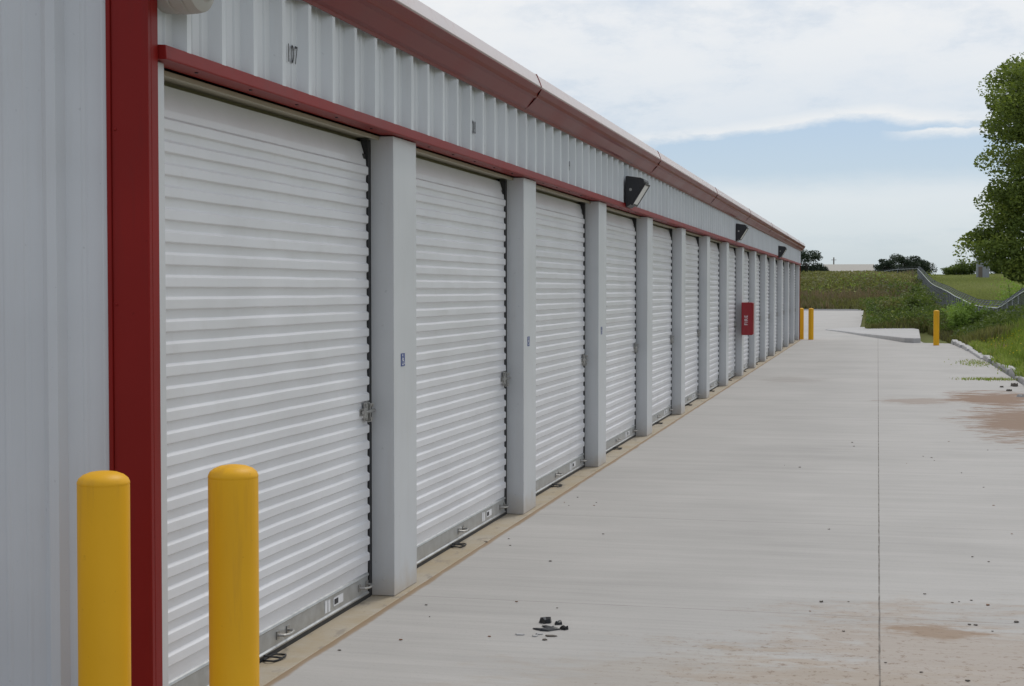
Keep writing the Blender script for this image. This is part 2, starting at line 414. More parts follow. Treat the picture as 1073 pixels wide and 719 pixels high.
# doors ---------------------------------------------------------------
DW=BAY-PW
def curtain():
    pitch=.0832; z0,z1=.115,2.364
    prof=[]; z=z1
    prof=[(z1,.0),(z1-.095,.0)]; z=z1-.095
    # each corrugation: rolled bead standing proud, then a flat recess
    while z-pitch>z0:
        for dz,o in ((.002,.0),(.028,.0),(.030,.001),(.0375,.0092),(.0395,.0102),(.0725,.0102),(.0745,.0092),(.080,.001)):
            prof.append((z-dz,o))
        z-=pitch
    prof.append((z0,0.))
    ys=np.linspace(P0R-.01,P0R+DW-.052,41); m=MB(); n=len(prof)
    vs=[]
    for y in ys:
        for zz,o in prof:
            back=-.03*max(0,min(1,(zz-2.24)/.10))**2
            w=.0020*mnoise.noise(Vector((y*1.6,zz*.5,3.1)))+.0012*mnoise.noise(Vector((y*5.0,zz*14,1.7)))
            dz=.0016*mnoise.noise(Vector((y*3,zz*5,9.2)))
            vs.append((XD+o*1.15+w*1.7+back,y,zz+dz*(1 if zz<2.2 else .2)))
    fs=[(j*n+i,j*n+i+1,(j+1)*n+i+1,(j+1)*n+i) for j in range(len(ys)-1) for i in range(n-1)]
    global curtain_rows, curtain_sharp
    curtain_rows=n; curtain_sharp=set()
    for i in range(1,n-1):
        a0=math.atan2(prof[i][1]-prof[i-1][1],prof[i-1][0]-prof[i][0]); a1=math.atan2(prof[i+1][1]-prof[i][1],prof[i][0]-prof[i+1][0])
        if abs(a1-a0)>R(14): curtain_sharp.add(i)
    m.add(vs,fs); return m
door=part(curtain(),'door',M['door'])
dm=door.data; dm.polygons.foreach_set('use_smooth',[True]*len(dm.polygons))
for e_ in dm.edges:
    v0,v1=e_.vertices
    if v0%curtain_rows==v1%curtain_rows and v0%curtain_rows in curtain_sharp: e_.use_edge_sharp=True
def sub(mb,name,mats,**k):
    ob=mb.build(name,mats,None,**k); ob.parent=door; return ob
m=MB()   # guides: dark rubber gap + rail
m.box(XD-.03,XD-.0045,P0R+DW-.085,P0R+DW-.046,.14,2.30); m.box(XD-.03,XD+.008,P0R+DW-.048,P0R+DW-.001,.006,2.375); sub(m,'guide_rail',M['black'])
m=MB(); m.box(XD-.012,XD-.006,P0R+.001,P0R+.03,.006,2.375); sub(m,'guide_rail',M['black'])
m=MB(); m.prism([(XD+.055,2.374),(XD+.055,2.394),(XD-.07,2.394),(XD-.07,2.30),(XD-.064,2.30),(XD-.064,2.386),(XD+.040,2.386),(XD+.040,2.374)],'y',P0R+.003,P0R+DW-.003); sub(m,'head_rail',M['tan'],bevel=.002)
m=MB(); m.prism([(XD-.02,.026),(XD+.012,.026),(XD+.014,.034),(XD+.006,.040),(XD+.006,.118),(XD+.013,.124),(XD+.010,.134),(XD-.004,.140),(XD-.02,.140)],'y',P0R+.012,P0R+DW-.065); sub(m,'bottom_bar',M['alu'],bevel=.001)
m=MB(); m.prism([(XD-.018,.005),(XD+.010,.005),(XD+.010,.026),(XD-.018,.026)],'y',P0R+.006,P0R+DW-.03); sub(m,'bottom_seal',M['black'])
def handle(y):
    m=MB(); x=XD+.007
    m.box(x,x+.004,y-.075,y-.045,.062,.098); m.box(x,x+.004,y+.045,y+.075,.062,.098)
    m.tube([(x+.004,y-.06,.08),(x+.028,y-.055,.079),(x+.038,y-.035,.078),(x+.040,y,.077),(x+.038,y+.035,.078),(x+.028,y+.055,.079),(x+.004,y+.06,.08)],.0065,8)
    return m
hy1=W(297,678,2.56).y; hy2=W(381,617,2.56).y
for hy in (hy1,hy2): sub(handle(hy),'lift_handle',M['zinc'],smooth=40)
sy=W(345,640,2.56).y
m=MB(); m.box(XD+.0065,XD+.0078,sy-.05,sy-.018,.052,.112); m.box(XD+.0065,XD+.0078,sy-.006,sy+.022,.050,.108); m.box(XD+.0065,XD+.0078,sy+.07,sy+.21,.062,.104); sub(m,'paper_label',M['whitepaint'])
m=MB(); m.box(XD+.0079,XD+.0085,sy+.08,sy+.135,.070,.096); sub(m,'label_print',M['ink'])
# rope loop
ry=W(287,690,2.53).y
m=MB(); pts=[]
for k in range(15):
    t=2*math.pi*k/14; pts.append((XD+.045+.035*math.cos(t)*(1+.2*math.sin(2*t)),ry+.075*math.sin(t),.012+.003*math.sin(3*t)))
pts=[(XD+.008,ry-.05,.03)]+pts
m.tube(pts,.0045,6); sub(m,'pull_rope',M['black'],smooth=60)
# latch
lp=W(381,432,2.55); ly=P0R+DW-.125; lz=lp.z
m=MB(); x=XD+.012
m.box(x,x+.005,ly-.085,ly+.075,lz-.018,lz+.018); m.box(x,x+.006,ly-.020,ly+.055,lz-.050,lz+.048)
m.box(x+.006,x+.018,ly-.012,ly+.0,lz-.040,lz+.040); m.box(x+.006,x+.018,ly+.035,ly+.047,lz-.040,lz+.040)
m.tube([(x+.018,ly-.080,lz),(x+.018,ly+.105,lz)],.009,10)
m.box(x+.020,x+.030,ly-.075,ly-.055,lz-.030,lz+.022)
m.tube([(x+.024,ly+.016,lz+.022),(x+.03,ly+.016,lz+.038),(x+.034,ly+.03,lz+.040),(x+.03,ly+.036,lz+.022)],.004,6)
m.tube([(x+.007,ly+.016,lz-.052),(x+.03,ly+.016,lz-.048),(x+.032,ly+.016,lz-.028)],.006,6)
for dy in (-.012,.047):
    for dz in (-.043,.041): m.tube([(x+.004,ly+dy,lz+dz),(x+.012,ly+dy,lz+dz)],.005,6)
sub(m,'slide_latch',M['zinc'],bevel=.0015)
doors=[door]
for i in range(1,NB):
    d=copy_tree(door,B); d.location=(-XP,-YN+BAY*i,0); doors.append(d)
for o in doors: o['group']='white roll-up doors of the storage units'
# the nearest one runs up to the near jamb

# unit numbers painted on the siding
def text_mesh(txt, size, name, matl, extrude=.0):
    cu=bpy.data.curves.new(name,'FONT'); cu.body=txt; cu.size=size; cu.extrude=extrude; cu.align_x='LEFT'; cu.resolution_u=3; cu.space_character=1.22
    tmp=bpy.data.objects.new(name,cu); COL.objects.link(tmp)
    dg=bpy.context.evaluated_depsgraph_get(); me=bpy.data.meshes.new_from_object(tmp.evaluated_get(dg))
    bpy.data.objects.remove(tmp); me.materials.clear(); me.materials.append(matl); me.name=name
    ob=bpy.data.objects.new(name,me); COL.objects.link(ob); return ob
npos=W(300.0,64,2.435)
for k,t in enumerate(('107','108','109')):
    o=text_mesh(t,.112,'unit_number',M['ink'],.0004)
    o.parent=fascia; o.rotation_euler=(R(90),0,R(90))
    o.scale=(.64,1,1)
    o.location=(XV+.0085,npos.y+BAY*k,npos.z)

# wall fixture at the near end (rounded, segmented body hugging the siding)
fx=W(194,4,2.36)
F=empty('wall_fixture',(XP+.0,fx.y,fx.z+.10)); tag(F,'rounded greige segmented fixture high on the siding beside the red corner trim','wall fixture')
m=MB()
def cyl_prof(m,stops,n=28,mi=0,r0=.0):
    vs=[]
    for (t,r) in stops:
        for k in range(n):
            a=2*math.pi*k/n; vs.append((t,r*math.cos(a),r*math.sin(a)))
    m.add(vs,[(i*n+k,i*n+(k+1)%n,(i+1)*n+(k+1)%n,(i+1)*n+k) for i in range(len(stops)-1) for k in range(n)]+[tuple(range(n)),tuple(range((len(stops)-1)*n,len(stops)*n))],mi)
cyl_prof(m,[(.0,.13),(.05,.135),(.055,.130),(.06,.135),(.10,.135),(.105,.130),(.11,.135),(.14,.13),(.155,.10)])
m.build('housing',M['beige'],F,smooth=40)
m=MB(); cyl_prof(m,[(.155,.095),(.165,.088),(.170,.06)]); m.build('cover',M['beige'],F,smooth=40)

# wall lamps ----------------------------------------------------------
def lamp():
    r=empty('wall_lamp')
    m=MB(); 
    prof=[(0,.0),(.010,-.01),(.045,.012),(.185,.235),(.178,.262),(.150,.275),(.02,.292),(0,.292)]
    m.prism(prof,'y',-.16,.16); m.build('housing',M['bronze'],r,bevel=.006,smooth=40)
    m=MB(); a=Vector((.058,0,.032)); b=Vector((.172,0,.214)); nrm=Vector((b.z-a.z,0,-(b.x-a.x))).normalized()
    # sloping lens set in the front
    q=[a,b,b+nrm*.018,a+nrm*.018]
    m.prism([(p.x,p.z) for p in q],'y',-.135,.135); l=m.build('lens',M['lens'],r,bevel=.004)
    m=MB()
    for y0,y1 in ((-.158,-.135),(.135,.158)):
        m.prism([(p.x,p.z) for p in [a-(b-a)*.08,b+(b-a)*.06,b+(b-a)*.06+nrm*.022,a-(b-a)*.08+nrm*.022]],'y',y0,y1)
    for c in (a-(b-a)*.08,b):
        e=c+(b-a)*.08
        m.prism([(p.x,p.z) for p in [c,e,e+nrm*.022,c+nrm*.022]],'y',-.135,.135)
    m.build('lens_frame',M['bronze'],r)
    m=MB(); m.tube([(.05,-.163,.16),(.05,-.155,.16)],.014,10); m.build('screw_cap',M['zinc'],r)
    return r
lamps=[('nearest black wedge shaped wall lamp, above the fourth pillar','n'),('middle black wedge wall lamp on the siding, above the red cabinet','m'),('farthest black wedge wall lamp, near the far end of the building','f')]
l0=lamp()
for i,(px,py) in enumerate(((655.5,216),(771,252),(815.5,270))):
    o=l0 if i==0 else copy_tree(l0)
    p=W(px,py,2.395); o.location=(XV+.043,p.y+.16,p.z)
    tag(o,['nearest and largest black wedge-shaped wall lamp on the white siding','middle black wall lamp on the siding, above and left of the red cabinet','farthest and smallest black wall lamp, near the far end of the gutter'][i],'wall lamp','wall lamps along the siding')

# red cabinet ---------------------------------------------------------
pc=W(777.5,351,2.435)
C=empty('extinguisher_cabinet',(XP+.003,pc.y,pc.z)); tag(C,'red box cabinet with white vertical lettering mounted on a white pillar','cabinet')
m=MB(); m.box(0,.20,-.13,.13,0,.60); m.build('case',M['box_red'],C,bevel=.01)
m=MB(); m.box(.2005,.212,-.12,.12,.012,.588); m.build('door',M['box_red'],C,bevel=.004)
t=text_mesh('FIRE',.085,'lettering',M['whitepaint'],.0008); t.parent=C; t.rotation_euler=(R(90),R(-90),0); t.location=(.115,-.1315,.18)
# bracket onto the pillar
# ------------------------------------------------------------------ bollards
def bollard():
    r=empty('bollard'); rad=.083
    m=MB(); vs=[]; n=40
    st=[(0.0,rad),(.972,rad),(.976,rad-.0004),(.976,rad-.0004),(.980,rad+.0006),(.985,rad),(.996,rad*.94),(1.007,rad*.78),(1.015,rad*.53),(1.0185,rad*.27),(1.0195,.004)]
    def ring(lst):
        m=MB(); vs=[(q*math.cos(2*math.pi*k/n),q*math.sin(2*math.pi*k/n),z) for z,q in lst for k in range(n)]
        m.add(vs,[(i*n+k,i*n+(k+1)%n,(i+1)*n+(k+1)%n,(i+1)*n+k) for i in range(len(lst)-1) for k in range(n)]+[tuple(range((len(lst)-1)*n,len(lst)*n))]); return m
    ring(st[:3]).build('post',M['yellow'],r,smooth=50); ring(st[3:]).build('cap',M['yellow'],r,smooth=60)
    return r
b0=bollard()
b3=G(981,362)
bl=[((-2.085,4.83),'yellow bollard in front of the first roll-up door'),((-2.42,4.565),'yellow bollard in front of the near red corner trim, leftmost in the photo'),
    ((-2.085,51.15),'far yellow bollard standing clear of the far corner of the building'),((-2.41,51.45),'far yellow bollard partly hidden behind the far corner of the building'),
    ((b3.x,b3.y),'lone yellow bollard at the right edge of the concrete by the grass')]
for i,((x,y),lab) in enumerate(bl):
    o=b0 if i==0 else copy_tree(b0); o.location=(x,y,0); o.rotation_euler=(R(.15*(i%2)),0,i*1.3); tag(o,lab,'bollard','yellow bollards')

# ------------------------------------------------------------------ terrain
yk=G(993,360).y; pf=G(905,325.5); ycf=pf.y
pr_y=[-60,0,40,52,60,69,83,105,130,160,188,252,300,360,5000]
pr_h=[.12,.12,.16,.12,.0,-.25,-1.1,-1.2,-.8,.1,.85,2.8,4.3,4.6,4.6]
pl_y=[-60,ycf,ycf+6,ycf+30,ycf+75,260,320,5000]
pl_h=[-.08,-.05,.25,1.0,2.0,2.6,2.9,3.0]
EX=[-60,yk-.5,yk+12,yk+14,ycf+1,5000]; EV=[2.55,2.55,1.7,-.55,-1.0,-1.0]
def ss(t): t=np.clip(t,0,1); return t*t*(3-2*t)
def edge(Y): return np.interp(Y,EX,EV)
def H(X,Y):
    X=np.asarray(X,float); Y=np.asarray(Y,float)
    hr=np.interp(Y,pr_y,pr_h); hl=np.interp(Y,pl_y,pl_h)
    e=edge(Y); t=ss((X-e-.1)/np.where(Y<ycf,2.2,np.maximum(5.0-e,.6)))
    h=hl*(1-t)+hr*t
    # steep drop beside the raised pad (drain)
    h=h-.35*np.exp(-((X-2.2)/.9)**2-((Y-(yk+3.0))/3.5)**2)
    mound=(.95+.25*np.sin(Y*.23+X)+.2*np.sin(Y*.11))*np.exp(-((X-1.9)/1.35)**2-((Y-97)/27)**2)*ss((X-e)/1.3)
    bank=mound+.22*np.exp(-((X-5.2)/1.6)**2)*ss((56-Y)/14)
    und=.12*np.sin(X*.21+Y*.05)*ss((Y-60)/60)+.25*np.sin(X*.03+1)*np.sin(Y*.031)*ss((Y-130)/60)
    h=h+bank+und*ss((X-e)/3)
    # ground kept under the concrete
    inside=(X<e+.02)&(Y<ycf+.5)
    return np.where(inside,-.10,np.maximum(h,np.where(X<e+.35,-.2,-9)))
def gridmesh(name,xs,ys,m,off=0):
    XX,YY=np.meshgrid(xs,ys); ZZ=H(XX,YY)+off
    v=np.stack([XX,YY,ZZ],-1).reshape(-1,3); nx=len(xs); ny=len(ys)
    i=np.arange(nx-1)[None,:]+nx*np.arange(ny-1)[:,None]; i=i.ravel()
    f=np.stack([i,i+1,i+1+nx,i+nx],-1)
    me=bpy.data.meshes.new(name); me.from_pydata(v.tolist(),[],f.tolist()); me.materials.append(m)
    me.polygons.foreach_set('use_smooth',[True]*len(me.polygons))
    o=bpy.data.objects.new(name,me); COL.objects.link(o); return o
xs=np.concatenate([np.linspace(-3000,-60,14),np.linspace(-55,-6,12),np.linspace(-5,12,70),np.linspace(13,60,26),np.linspace(80,3000,14)])
ys=np.concatenate([np.linspace(-300,-20,6),np.linspace(-15,130,146),np.linspace(132,330,80),np.linspace(350,4500,20)])
tag(gridmesh('ground',xs,ys,M['ground']),kind='structure')

# driveway sheet
A=G(957,359.5); Bp=G(963,345,.15); Cp=G(899,340.8,.15); Dp=G(877,343,.15)
k0=G(993,360)
poly=[(2.45,-12),(2.40,20),(2.38,yk-6),(k0.x+.05,k0.y),(b3.x-.25,k0.y+.35),(A.x+.3,A.y+.3),(1.2,A.y+8),(Cp.x+.05,Cp.y),(-.75,Cp.y+8),(pf.x,ycf),(-60,ycf),(-60,-12)]
m=MB(); m.add([(x,y,0) for x,y in poly]+[(x,y,-.25) for x,y in poly],[tuple(range(len(poly)))]+[(i,(i+1)%len(poly),(i+1)%len(poly)+len(poly),i+len(poly)) for i in range(len(poly))])
tag(m.build('driveway',M['conc']),kind='structure')
# far kerb line
m=MB(); m.box(-60,pf.x-.2,ycf+.0,ycf+.35,-.2,.10); tag(m.build('kerb',M['kerb'],bevel=.02),kind='structure')
# raised pad with kerb face
pp=[(A.x,A.y),(A.x+.22,A.y+.2),(Bp.x,Bp.y),(Bp.x-.3,Bp.y+2.5),(Cp.x,Cp.y),(Dp.x-.5,Dp.y+1.5),(Dp.x+.1,Dp.y-1.0),(-.55,Dp.y-6),(.35,A.y+3.0),(A.x-.25,A.y+.4)]
m=MB(); n=len(pp); m.add([(x,y,-.2) for x,y in pp]+[(x,y,float(np.interp(x,[-1.9,-.2,.9],[.035,.10,.15]))) for i,(x,y) in enumerate(pp)],[tuple(range(n,2*n))]+[(i,(i+1)%n,(i+1)%n+n,i+n) for i in range(n)])
tag(m.build('raised_pavement',M['kerb'],bevel=.03),kind='structure')
# right kerb, rough chunks in a line
m=MB(); y=14.0; rk=random.Random(3)
while y<k0.y+.4:
    ln=rk.uniform(1.2,2.6); 
    xb=np.interp(y,[0,24,31,40,k0.y],[2.44,2.40,2.48,2.30,k0.x+.12])
    w=.15+rk.uniform(-.02,.02); x=xb+rk.uniform(-.03,.03); zt=.105+rk.uniform(-.045,.015)
    segs=max(3,int(ln/.25)); ring=[]
    for s in range(segs+1):
        yy=y+ln*s/segs; jx=rk.uniform(-.006,.006); jz=rk.uniform(-.005,.004)
        if s in (0,segs): jz-=.03
        ring.append([(x-.02+jx,yy,-.1),(x+.004+jx,yy,zt-.018+jz),(x+.016+jx,yy,zt+jz),(x+w+jx,yy,zt+jz-.002),(x+w+.03,yy,-.1)])
    vs=[p for r_ in ring for p in r_]; q=5
    fs=[(s*q+k,s*q+k+1,(s+1)*q+k+1,(s+1)*q+k) for s in range(segs) for k in range(q-1)]+[tuple(range(q)),tuple(range(segs*q,segs*q+q))]
    m.add(vs,fs); y+=ln+rk.choice([.02,.03,.12,.35])
tag(m.build('kerb',M['kerb']),kind='structure')
# bare soil strip behind the kerb
xs2=np.linspace(2.62,4.1,12); ys2=np.linspace(yk-9,yk+1.5,30)
tag(gridmesh('soil_strip',xs2,ys2,M['soil'],.02),kind='structure')

# ------------------------------------------------------------------ foliage generators
def leaf_mesh(name, pts, size, mtl, tint, parent=None, aspect=.55, up=0.0, flat=False):
    """pts (n,3), one folded leaf quad each, random orientation"""
    n=len(pts); size=np.broadcast_to(size,(n,))
    d=rng.normal(size=(n,3)); d[:,2]=d[:,2]*.6+up; d/=np.linalg.norm(d,axis=1)[:,None]
    r=rng.normal(size=(n,3)); w=np.cross(d,r); w/=np.linalg.norm(w,axis=1)[:,None]
    L_=size[:,None]; a=pts-d*L_*.5; b=pts+d*L_*.5
    c=pts+w*L_*aspect*.5; e=pts-w*L_*aspect*.5
    v=np.stack([a,c,b,e],1).reshape(-1,3)
    f=np.arange(4*n).reshape(-1,4)
    me=bpy.data.meshes.new(name); me.vertices.add(4*n); me.vertices.foreach_set('co',v.ravel().astype(np.float32))
    me.loops.add(4*n); me.loops.foreach_set('vertex_index',f.ravel().astype(np.int32))
    me.polygons.add(n); me.polygons.foreach_set('loop_start',(np.arange(n)*4).astype(np.int32))
    me.update(calc_edges=True)
    at=me.attributes.new('tint','FLOAT','POINT'); at.data.foreach_set('value',np.repeat(np.clip(tint,0,1),4).astype(np.float32))
    me.materials.append(mtl)
    o=bpy.data.objects.new(name,me); COL.objects.link(o)
    if parent: o.parent=parent
    return o
def blade_mesh(name, base, height, width, mtl, tint, lean=.35, parent=None):
    n=len(base); th=rng.uniform(0,2*np.pi,n); ld=rng.uniform(0,2*np.pi,n); ln=rng.uniform(0,lean,n)*height
    wv=np.stack([np.cos(th),np.sin(th),0*th],1)*(width*.5)[:,None]
    lv=np.stack([np.cos(ld)*ln,np.sin(ld)*ln,0*ln],1)
    mid=base+lv*.35; mid[:,2]+=height*.6; tip=base+lv; tip[:,2]+=height*(1-.25*ln/np.maximum(height,1e-3))
    v=np.stack([base-wv,base+wv,mid+wv*.8,mid-wv*.8,tip],1).reshape(-1,3)
    k=np.arange(n)*5
    loops=np.stack([k,k+1,k+2,k+3, k+3,k+2,k+4],1).ravel()
    starts=np.stack([np.arange(n)*7,np.arange(n)*7+4],1).ravel()
    me=bpy.data.meshes.new(name); me.vertices.add(5*n); me.vertices.foreach_set('co',v.ravel().astype(np.float32))
    me.loops.add(7*n); me.loops.foreach_set('vertex_index',loops.astype(np.int32))
    me.polygons.add(2*n); me.polygons.foreach_set('loop_start',starts.astype(np.int32))
    me.update(calc_edges=True)
    at=me.attributes.new('tint','FLOAT','POINT'); at.data.foreach_set('value',np.repeat(np.clip(tint,0,1),5).astype(np.float32))
    me.materials.append(mtl); o=bpy.data.objects.new(name,me); COL.objects.link(o)
    if parent: o.parent=parent
    return o
def vn(x,y,s):   # smooth value noise for patchiness
    x=np.asarray(x); y=np.asarray(y)
    return .5+.25*(np.sin(x*s*1.3+2.1*np.sin(y*s*.7+.4))+np.sin(y*s*1.1+1.7*np.sin(x*s*.9+2.)+1.3))
def scatter(n,x0,x1,y0,y1,cond=None,power=1.0):
    X=rng.uniform(x0,x1,n); Y=y0+(y1-y0)*rng.uniform(0,1,n)**power
    if cond is not None:
        k=cond(X,Y); X=X[k]; Y=Y[k]
    return X,Y
def inview(X,Y,pad=1.0):
    return (X<.0873*Y+pad)&(X>-.062*Y-pad)
# verge grass right of the kerb
X,Y=scatter(150000,2.62,7.5,12,62,lambda X,Y:(X>np.interp(Y,[0,24,31,40,50],[2.66,2.62,2.70,2.6,2.6]))&inview(X,Y,1.2)&(((X-2.6)>1.3*ss((Y-(yk-9))/4))|(Y>yk+1.5)|(rng.uniform(0,1,len(X))<.10)))
hh=(.12+.34*ss((X-2.7)/2.0)*vn(X,Y,1.3)+.12*rng.uniform(0,1,len(X)))*np.where(rng.uniform(0,1,len(X))<.06,1.7,1)
tag(blade_mesh('verge_grass',np.stack([X,Y,H(X,Y)-.02],1),hh,rng.uniform(.012,.03,len(X)),M['grass'],.15+.5*vn(X,Y,.8)+rng.uniform(-.25,.3,len(X)),.6),
    'thick bright green grass on the verge beside the right kerb','grass',kind='stuff')
X,Y=scatter(900,2.9,5.5,24,48,lambda X,Y:(vn(X,Y,1.7)>.5)&inview(X,Y))
tag(leaf_mesh('verge_flowers',np.stack([X,Y,H(X,Y)+.15+.4*ss((X-2.7)/2.0)*vn(X,Y,1.3)+rng.uniform(0,.12,len(X))],1),rng.uniform(.02,.045,len(X)),M['flower'],rng.uniform(0,1,len(X)),aspect=.8),
    'small yellow flower heads in the verge grass by the kerb','flowers',kind='stuff')
X,Y=scatter(9000,2.40,2.72,24,47,lambda X,Y:(vn(X*3,Y,1.9)>.52))
tag(blade_mesh('kerb_grass',np.stack([X+.06,Y,0*X+.02],1),rng.uniform(.10,.26,len(X)),rng.uniform(.01,.022,len(X)),M['grass'],rng.uniform(.1,.9,len(X)),1.1),
    'grass tufts flopping over the broken right kerb','grass',kind='stuff')
# runner grass creeping over the concrete
X,Y=[],[]
for (px,py,rx_,ry_,n) in ((1022,381,.40,1.6,330),(1040,398,.55,.35,420),(1062,388,.3,1.2,300)):
    p=G(px,py); X.append(rng.normal(p.x,rx_*.5,n)); Y.append(rng.normal(p.y,ry_*.5,n))
X=np.concatenate(X);Y=np.concatenate(Y)
tag(blade_mesh('runner_grass',np.stack([X,Y,0*X],1),rng.uniform(.01,.06,len(X)),rng.uniform(.01,.02,len(X)),M['grass'],rng.uniform(.2,1,len(X)),1.8),
    'thin runners of grass creeping from the kerb onto the concrete','grass',kind='stuff')
# weeds in the valley and on the mound between concrete and fence
def weedcond(X,Y): return (X>edge(Y)+.12)&inview(X,Y,2)
X,Y=scatter(150000,-2,6.2,yk+.6,132,lambda X,Y:weedcond(X,Y)&~((X<2.6)&(X>1.3)&(Y<yk+2.5)))
hh=(.15+.5*vn(X,Y,.35)*rng.uniform(.4,1,len(X)))*(1-.45*ss((X-3)/3))
tag(blade_mesh('ditch_grass',np.stack([X,Y,H(X,Y)-.03],1),hh,rng.uniform(.03,.07,len(X)),M['weed'],.1+.5*vn(X,Y,.25)+rng.uniform(-.2,.35,len(X)),.5),
    'rank green grass and weeds in the ditch between concrete and fence','weeds',kind='stuff')
X,Y=scatter(120000,-1.2,6,yk+3,132,lambda X,Y:weedcond(X,Y)&(vn(X,Y,.45)>.42))
tag(leaf_mesh('ditch_weeds',np.stack([X,Y,H(X,Y)+rng.uniform(.1,1.1,len(X))*np.clip(vn(X,Y,.45)*1.5-.4,0.2,1)],1),rng.uniform(.06,.16,len(X)),M['shrub'],.1+.6*vn(X,Y,.3)+rng.uniform(-.2,.3,len(X)),up=.3),
    'leafy green weeds massed beside the raised pavement','weeds',kind='stuff')
# hill behind the far kerb
X,Y=scatter(120000,-22,24,ycf+.6,300,lambda X,Y:inview(X,Y,3)&(X<6.5),1.1)
hh=(.35+1.2*vn(X,Y,.12)*rng.uniform(.3,1,len(X)))*np.interp(Y,[ycf,ycf+8],[.55,1])*(1-.7*ss((X-.022*Y+1.5)/2.5))
tag(blade_mesh('hill_weeds',np.stack([X,Y,H(X,Y)-.05],1),hh,rng.uniform(.08,.2,len(X)),M['weed'],.0+.85*vn(X,Y,.14)+rng.uniform(-.25,.3,len(X)),.95),
    'tall rough olive weeds covering the hillside beyond the concrete','weeds',kind='stuff')
X,Y=scatter(26000,-22,8,ycf+1,ycf+22,lambda X,Y:inview(X,Y,3)&(X<4)&(vn(X,Y,.33)+.3*vn(X,Y,1.1)>.62))
tag(blade_mesh('dry_grass',np.stack([X,Y,H(X,Y)-.05],1),rng.uniform(.3,.9,len(X)),rng.uniform(.06,.12,len(X)),M['hay'],rng.uniform(0,1,len(X)),.5),
    'strip of brownish dry grass just behind the far kerb','dry grass',kind='stuff')
X,Y=scatter(60000,-18,6,ycf+10,230,lambda X,Y:inview(X,Y,3)&(vn(X,Y,.13)+.25*vn(X,Y,.5)>.68)&(X<.02*Y))
tag(leaf_mesh('hill_brush',np.stack([X,Y,H(X,Y)+rng.uniform(.2,2.0,len(X))],1),rng.uniform(.15,.4,len(X)),M['weed'],.05+.7*vn(X,Y,.1)+rng.uniform(-.2,.3,len(X)),up=.3),
    'brushy green patches on the rough hillside below the far roof','brush',kind='stuff')
def clumps(name,n,x0,x1,y0,y1,cond,sz,per,ls,mtl,label,cat):
    X,Y=scatter(n,x0,x1,y0,y1,cond); P=[];T=[]
    for x,y in zip(X,Y):
        s_=rng.uniform(*sz); k=int(per*s_*rng.uniform(.6,1.2)); q=rng.normal(size=(k,3))*np.array([.5,.5,.33])*s_; q[:,2]=np.minimum(np.abs(q[:,2]),.5*s_*rng.uniform(.5,1,k)); q[:,:2]=np.clip(q[:,:2],-.9*s_,.9*s_)
        P.append(q+np.array([x,y,float(H(x,y))])); T.append(np.full(k,rng.uniform(0,.85))+.15*q[:,2]/s_)
    P=np.concatenate(P);T=np.concatenate(T)
    tag(leaf_mesh(name,P,rng.uniform(ls*.6,ls*1.4,len(P)),mtl,T+rng.uniform(-.15,.15,len(P)),up=.3),label,cat,kind='stuff')
clumps('hill_thicket',300,-20,7,ycf+4,290,lambda X,Y:inview(X,Y,2)&(X<.022*Y+1),(.9,2.8),75,.32,M['thicket'],'patchy low thickets dotted over the olive hillside','thicket')
clumps('mound_thicket',260,-1.2,5.6,yk+5,130,lambda X,Y:weedcond(X,Y)&(X>edge(Y)+1.5)&(X<np.interp(Y,[50,70,100,130],[3.3,3.1,3.6,4.2])),(.55,1.45),210,.13,M['thicket'],'tangled green and olive brush on the mound behind the raised pavement','brush')
X,Y=scatter(50000,-22,8,ycf+8,290,lambda X,Y:inview(X,Y,3)&(X<.022*Y)&(vn(X+7,Y,.16)>.5))
tag(blade_mesh('dry_stalks',np.stack([X,Y,H(X,Y)-.05],1),rng.uniform(.5,1.7,len(X)),rng.uniform(.05,.12,len(X)),M['hay'],rng.uniform(0,1,len(X)),.6),
    'tan dry stalks standing among the weeds of the hillside','dry stalks',kind='stuff')
# field beyond the fence
X,Y=scatter(120000,6.3,32,62,330,lambda X,Y:inview(X,Y,3),1.0)
tag(blade_mesh('field_grass',np.stack([X,Y,H(X,Y)-.03],1),rng.uniform(.15,.45,len(X)),rng.uniform(.06,.16,len(X)),M['field'],.15+.6*vn(X,Y,.08)+rng.uniform(-.15,.2,len(X)),.6),
    'mown light green field rising beyond the chain-link fence','field grass',kind='stuff')

# individual plants ---------------------------------------------------
def plant(name, x,y,h,w,mtl,nl,ls,label,cat,group=None,stems=6,zb=None):
    z=float(H(x,y)) if zb is None else zb
    r=empty(name,(x,y,z)); tag(r,label,cat,group)
    m=MB(); P=[]
    for s in range(stems):
        a=rng.uniform(0,2*np.pi); rr=w*.45*rng.uniform(.2,1); tip=Vector((math.cos(a)*rr,math.sin(a)*rr,h*rng.uniform(.6,.95)))
        path=[Vector((math.cos(a)*.04,math.sin(a)*.04,-.05)),tip*.5+Vector((0,0,.1*h)),tip]
        m.tube(path,[.02*h,.014*h,.004*h],5)
        n=nl//stems; t=rng.uniform(.12,1.05,n)**.8
        q=np.array([list(tip)])*t[:,None]+rng.normal(size=(n,3))*np.array([w*.13,w*.13,h*.07]); P.append(q)
    m.build('stem',M['bark'],r,smooth=60)
    P=np.concatenate(P); P[:,2]=np.clip(P[:,2],.02,h*1.1); P[:,:2]=np.clip(P[:,:2],-.62*w,.62*w)
    leaf_mesh('foliage',P,rng.uniform(ls*.6,ls*1.3,len(P)),mtl,.3+.5*(P[:,2]/h-.3)*.6+rng.uniform(-.25,.35,len(P)),r,up=.25)
    return r
def atY(px,Y): d=ray(px,300); return d.x/d.y*Y
